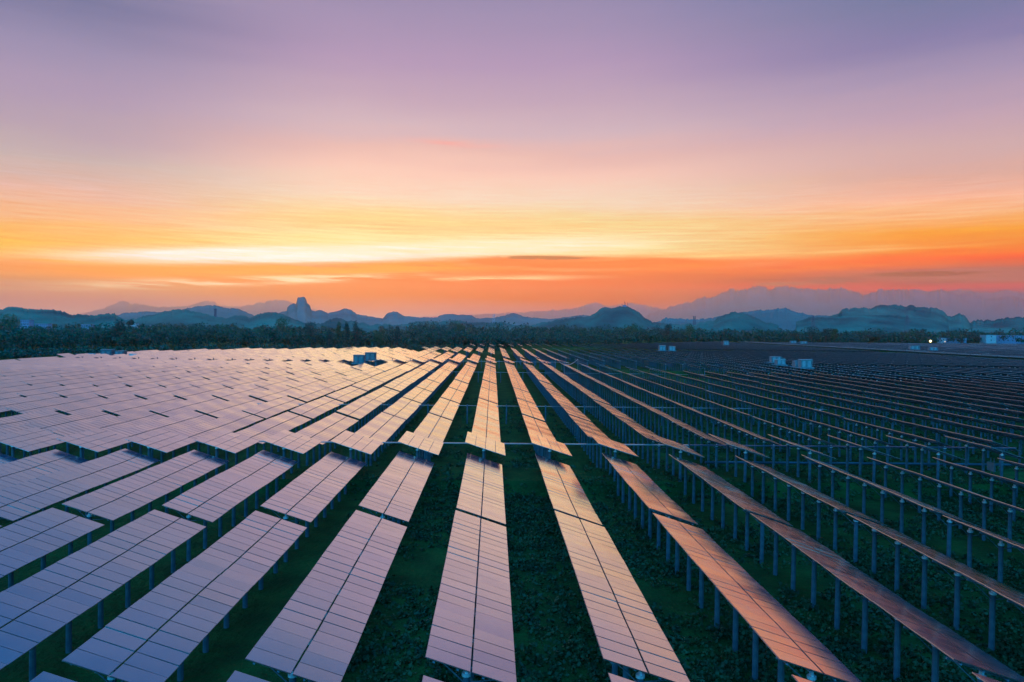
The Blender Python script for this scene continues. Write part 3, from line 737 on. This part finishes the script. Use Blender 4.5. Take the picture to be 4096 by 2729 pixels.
ridge('hills', [(480, 1288), (550, 1272), (600, 1262), (640, 1252), (670, 1245), (700, 1240), (740, 1240), (790, 1249), (840, 1262), (880, 1269), (905, 1276), (945, 1263), (975, 1263), (1000, 1272), (1020, 1264), (1056, 1252), (1095, 1249), (1125, 1256), (1187, 1281), (1230, 1294), (1290, 1295), (1322, 1278), (1364, 1274), (1390, 1285), (1439, 1291), (1486, 1301), (1537, 1297), (1580, 1302), (1640, 1312)], 1420, 200, M_HILLN, 1.7)
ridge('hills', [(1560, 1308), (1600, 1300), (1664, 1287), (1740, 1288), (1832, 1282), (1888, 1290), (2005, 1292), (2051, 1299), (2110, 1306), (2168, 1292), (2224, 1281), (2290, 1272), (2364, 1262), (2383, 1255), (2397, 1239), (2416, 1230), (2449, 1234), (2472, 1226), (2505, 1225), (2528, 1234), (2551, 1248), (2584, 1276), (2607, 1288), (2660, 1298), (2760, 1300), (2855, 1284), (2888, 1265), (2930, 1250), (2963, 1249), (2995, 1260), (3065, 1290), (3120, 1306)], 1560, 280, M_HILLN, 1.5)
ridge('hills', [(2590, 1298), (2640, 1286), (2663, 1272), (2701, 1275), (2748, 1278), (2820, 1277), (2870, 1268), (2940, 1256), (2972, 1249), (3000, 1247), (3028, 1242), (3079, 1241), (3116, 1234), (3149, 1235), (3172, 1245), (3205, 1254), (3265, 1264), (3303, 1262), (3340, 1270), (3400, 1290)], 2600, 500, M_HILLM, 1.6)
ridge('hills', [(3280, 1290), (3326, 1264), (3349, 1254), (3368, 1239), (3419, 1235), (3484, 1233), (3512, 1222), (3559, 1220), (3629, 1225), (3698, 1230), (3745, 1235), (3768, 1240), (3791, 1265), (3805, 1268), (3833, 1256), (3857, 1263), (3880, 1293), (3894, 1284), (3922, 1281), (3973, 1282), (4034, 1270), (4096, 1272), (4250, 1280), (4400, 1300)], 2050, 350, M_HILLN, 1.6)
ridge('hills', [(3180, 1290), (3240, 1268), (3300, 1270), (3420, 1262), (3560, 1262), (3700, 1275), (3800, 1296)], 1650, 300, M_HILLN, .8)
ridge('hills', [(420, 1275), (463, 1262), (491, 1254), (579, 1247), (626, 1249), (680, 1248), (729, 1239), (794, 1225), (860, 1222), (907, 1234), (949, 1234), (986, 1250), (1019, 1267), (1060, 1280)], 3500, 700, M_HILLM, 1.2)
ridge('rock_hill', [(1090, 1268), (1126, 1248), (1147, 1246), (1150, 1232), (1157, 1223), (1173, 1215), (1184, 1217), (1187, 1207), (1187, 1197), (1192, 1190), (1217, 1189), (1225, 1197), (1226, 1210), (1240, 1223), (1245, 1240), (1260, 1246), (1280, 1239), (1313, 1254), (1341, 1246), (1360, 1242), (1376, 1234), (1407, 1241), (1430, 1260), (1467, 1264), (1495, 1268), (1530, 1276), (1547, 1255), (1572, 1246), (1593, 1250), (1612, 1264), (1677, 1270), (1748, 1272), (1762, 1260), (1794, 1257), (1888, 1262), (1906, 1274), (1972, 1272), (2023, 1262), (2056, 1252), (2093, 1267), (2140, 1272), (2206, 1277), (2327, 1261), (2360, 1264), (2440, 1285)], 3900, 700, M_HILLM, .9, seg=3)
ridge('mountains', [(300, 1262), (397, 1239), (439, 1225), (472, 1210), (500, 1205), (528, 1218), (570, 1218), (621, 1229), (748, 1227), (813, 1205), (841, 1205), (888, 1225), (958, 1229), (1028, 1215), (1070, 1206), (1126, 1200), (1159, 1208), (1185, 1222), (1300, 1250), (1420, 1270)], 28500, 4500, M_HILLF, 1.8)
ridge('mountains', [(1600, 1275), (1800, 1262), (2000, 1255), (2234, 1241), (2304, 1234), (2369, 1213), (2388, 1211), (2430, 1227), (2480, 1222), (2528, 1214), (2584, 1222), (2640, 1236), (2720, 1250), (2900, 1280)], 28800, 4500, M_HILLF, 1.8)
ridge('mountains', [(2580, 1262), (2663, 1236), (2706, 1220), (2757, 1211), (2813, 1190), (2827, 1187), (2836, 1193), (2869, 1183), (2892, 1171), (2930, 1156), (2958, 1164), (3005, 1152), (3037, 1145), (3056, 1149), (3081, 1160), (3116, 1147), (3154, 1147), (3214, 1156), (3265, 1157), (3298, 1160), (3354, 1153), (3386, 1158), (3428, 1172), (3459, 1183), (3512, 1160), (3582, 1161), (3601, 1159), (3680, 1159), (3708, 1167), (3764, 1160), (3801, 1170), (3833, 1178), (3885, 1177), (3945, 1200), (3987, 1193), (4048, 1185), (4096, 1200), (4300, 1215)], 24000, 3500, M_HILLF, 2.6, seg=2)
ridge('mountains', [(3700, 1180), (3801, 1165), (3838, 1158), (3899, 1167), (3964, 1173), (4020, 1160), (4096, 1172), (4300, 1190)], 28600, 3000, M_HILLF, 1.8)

# ------------------------------------------------------------------ towers
def lattice(lab, x, ytop, ybase, Y, wpx, m, arms=3, name='lattice_pylon', cat='pylon', taper=.25, head=False):
    b = at_y(x, ybase, Y); t = at_y(x, ytop, Y); z0 = min(b.z, t.z-8); H = t.z-z0; w = wpx/FPX*Y/2
    root = empty(name, (b.x, Y, z0)); tag(root, lab, cat)
    mb = MB(); r = max(.12, Y*.00012); n = 7
    cor = lambda k, f: Vector(((1, -1, -1, 1)[k]*w*(1-(1-taper)*f), (1, 1, -1, -1)[k]*w*(1-(1-taper)*f), H*f))
    for k in range(4):
        mb.tube(cor(k, 0), cor(k, 1), r*1.3, r, 4)
        for i in range(n):
            mb.tube(cor(k, i/n), cor((k+1) % 4, (i+1)/n), r*.7, n=4); mb.tube(cor((k+1) % 4, i/n), cor(k, (i+1)/n), r*.7, n=4)
    mb.build('mast', [m], root)
    for i in range(arms):
        z = H*(.72+.13*i); a = MB(); q = w*(1.5-.25*i); a.tube((-q, 0, z), (q, 0, z), r*1.2, n=4); a.tube((-q, 0, z), (0, 0, z+H*.05), r*.7, n=4); a.tube((q, 0, z), (0, 0, z+H*.05), r*.7, n=4)
        a.build('cross_arm', [m], root)
    if head:
        for s in (-1, 1):
            a = MB(); a.tube((s*w*.8, 0, H*.8), (s*w*.8, 0, H*1.02), r*2.6, n=6); a.build('antenna', [m], root)
lattice('tall dark lattice pylon at the right before the hills', 3627, 1262, 1334, 1250, 17, M_TOWER)
lattice('slim lattice pylon behind the lone round tree', 3252, 1264, 1312, 1250, 12, M_TOWER)
lattice('flat-topped steel tower right of the knoll', 2777, 1265, 1300, 1300, 8, M_TOWER, arms=1, name='steel_tower', cat='tower', taper=.8, head=True)
lattice('pale lattice tower near the centre of the skyline', 1975, 1257, 1294, 1300, 9, M_TOWERW, arms=1, name='steel_tower', cat='tower', taper=.7, head=True)
b = at_y(861, 1262, 1410); q = MB(); q.tube((0, 0, -12), (0, 0, 10.5), 2.6, 2.1, 10); q.tube((0, 0, 10.5), (0, 0, 13), 2.9, 2.9, 10)
tag(q.build('stone_tower', [M_TOWER], loc=b), 'small dark tower on the dark hill at left', 'tower')
b = at_y(2498, 1227, 1550); root = empty('antenna_station', b); tag(root, 'small station with antennas on top of the knoll', 'antenna station')
q = MB(); q.box(-3.6, 3.6, -3, 3, -4, 3.4); q.build('building', [M_WALLB], root)
for dx_, hh in ((-5.5, 7), (-.5, 12), (2.6, 9.5), (7, 10)):
    q = MB(); q.tube((dx_, 0, -3), (dx_, 0, hh), .5, .3, 5); q.tube((dx_-1, 0, hh*.75), (dx_+1, 0, hh*.75), .3, n=4); q.build('antenna', [M_TOWER], root)

# ------------------------------------------------------------------ buildings, lamps
def building(lab, x0, x1, ytop, Y, d, wall, endw=0, rows=2, cols=5, roofh=.0, name='building', ybase=None):
    a = at_y(x0, ytop, Y); c = at_y(x1, ytop, Y); w = c.x-a.x; z0 = 0 if ybase is None else at_y(x0, ybase, Y).z; h = (a.z+c.z)/2-z0
    root = empty(name, ((a.x+c.x)/2, Y, z0)); tag(root, lab, 'building')
    q = MB(); q.box(-w/2, w/2, 0, d, -.4-z0, h); q.build('wall', [wall], root)
    q = MB(); q.box(-w/2-.4, w/2+.4, -.4, d+.4, h+.003, h+.5); q.build('roof', [M_ROOF], root)
    for i in range(rows):
        for j in range(cols):
            cx = -w/2+w*(j+.5)/cols; zc = h*(i+.6)/rows; ww = min(w/cols*.36, 1.6); hh = min(h/rows*.4, 1.9)
            q = MB(); q.box(cx-ww/2, cx+ww/2, -.12, .3, zc-hh/2, zc+hh/2); q.build('window', [M_DARK], root)
    return root
building('white square building end at far right', 3945, 3986, 1341, 1030, 14, M_WALL, cols=1, rows=3)
building('long blue-grey building beside the white end at far right', 3988, 4150, 1343, 1036, 12, M_WALLB, cols=9, rows=3)
building('small white gable beside the lamp', 3765, 3784, 1353, 1030, 10, M_WALL, cols=1, rows=2)
building('long low blue shed right of the lamp', 3785, 3866, 1354, 1034, 10, M_WALLB, cols=6, rows=2)
building('pale house at left foot of the hill', 82, 116, 1281, 940, 10, M_WALLB, cols=4, rows=2, ybase=1302)
building('long pale terrace below the left hill', 140, 190, 1296, 940, 10, M_WALLB, cols=6, rows=2, ybase=1312)
building('low pale house left of the tall bushy tree', 324, 362, 1299, 940, 10, M_WALLB, cols=4, rows=1, ybase=1312)
building('white house right of the tall bushy tree', 520, 542, 1294, 940, 9, M_WALL, cols=2, rows=2, ybase=1314)
building('small white house below the round hill at left', 600, 622, 1302, 940, 9, M_WALL, cols=2, rows=1, ybase=1312)
def lamp(x, y, Y, r, m, lab):
    p = at_y(x, y, Y); root = empty('floodlight', (p.x, p.y, 0)); tag(root, lab, 'lamp')
    q = MB(); q.tube((0, 0, -.3), (0, 0, p.z-r), .22, .14, 8); q.build('pole', [M_STEEL], root)
    bm = bmesh.new(); bmesh.ops.create_icosphere(bm, subdivisions=2, radius=r); me_ = bpy.data.meshes.new('lamp_head'); bm.to_mesh(me_); bm.free(); me_.materials.append(m)
    link('lamp_head', me_, root, (0, 0, p.z))
lamp(3722, 1365, 1000, 1.5, M_LAMP, 'bright yellow floodlight burning beyond the right-hand field')
lamp(3780, 1367, 1000, .8, M_LAMP2, 'faint orange lamp on the small white gable')

# ------------------------------------------------------------------ haze
hm = bpy.data.materials.new('haze'); hm.use_nodes = True; ht = hm.node_tree; ht.nodes.clear()
pv = ht.nodes.new('ShaderNodeVolumePrincipled'); pv.inputs['Color'].default_value = (*HC, 1); pv.inputs['Absorption Color'].default_value = (1, 1, 1, 1)
pv.inputs['Density'].default_value = HD; pv.inputs['Anisotropy'].default_value = .93
ho = ht.nodes.new('ShaderNodeOutputMaterial'); ht.links.new(pv.outputs[0], ho.inputs['Volume'])
q = MB(); q.box(-33500, 33500, -300, 33500, -1.2, HTOP)
tag(q.build('haze', [hm]), kind='stuff')
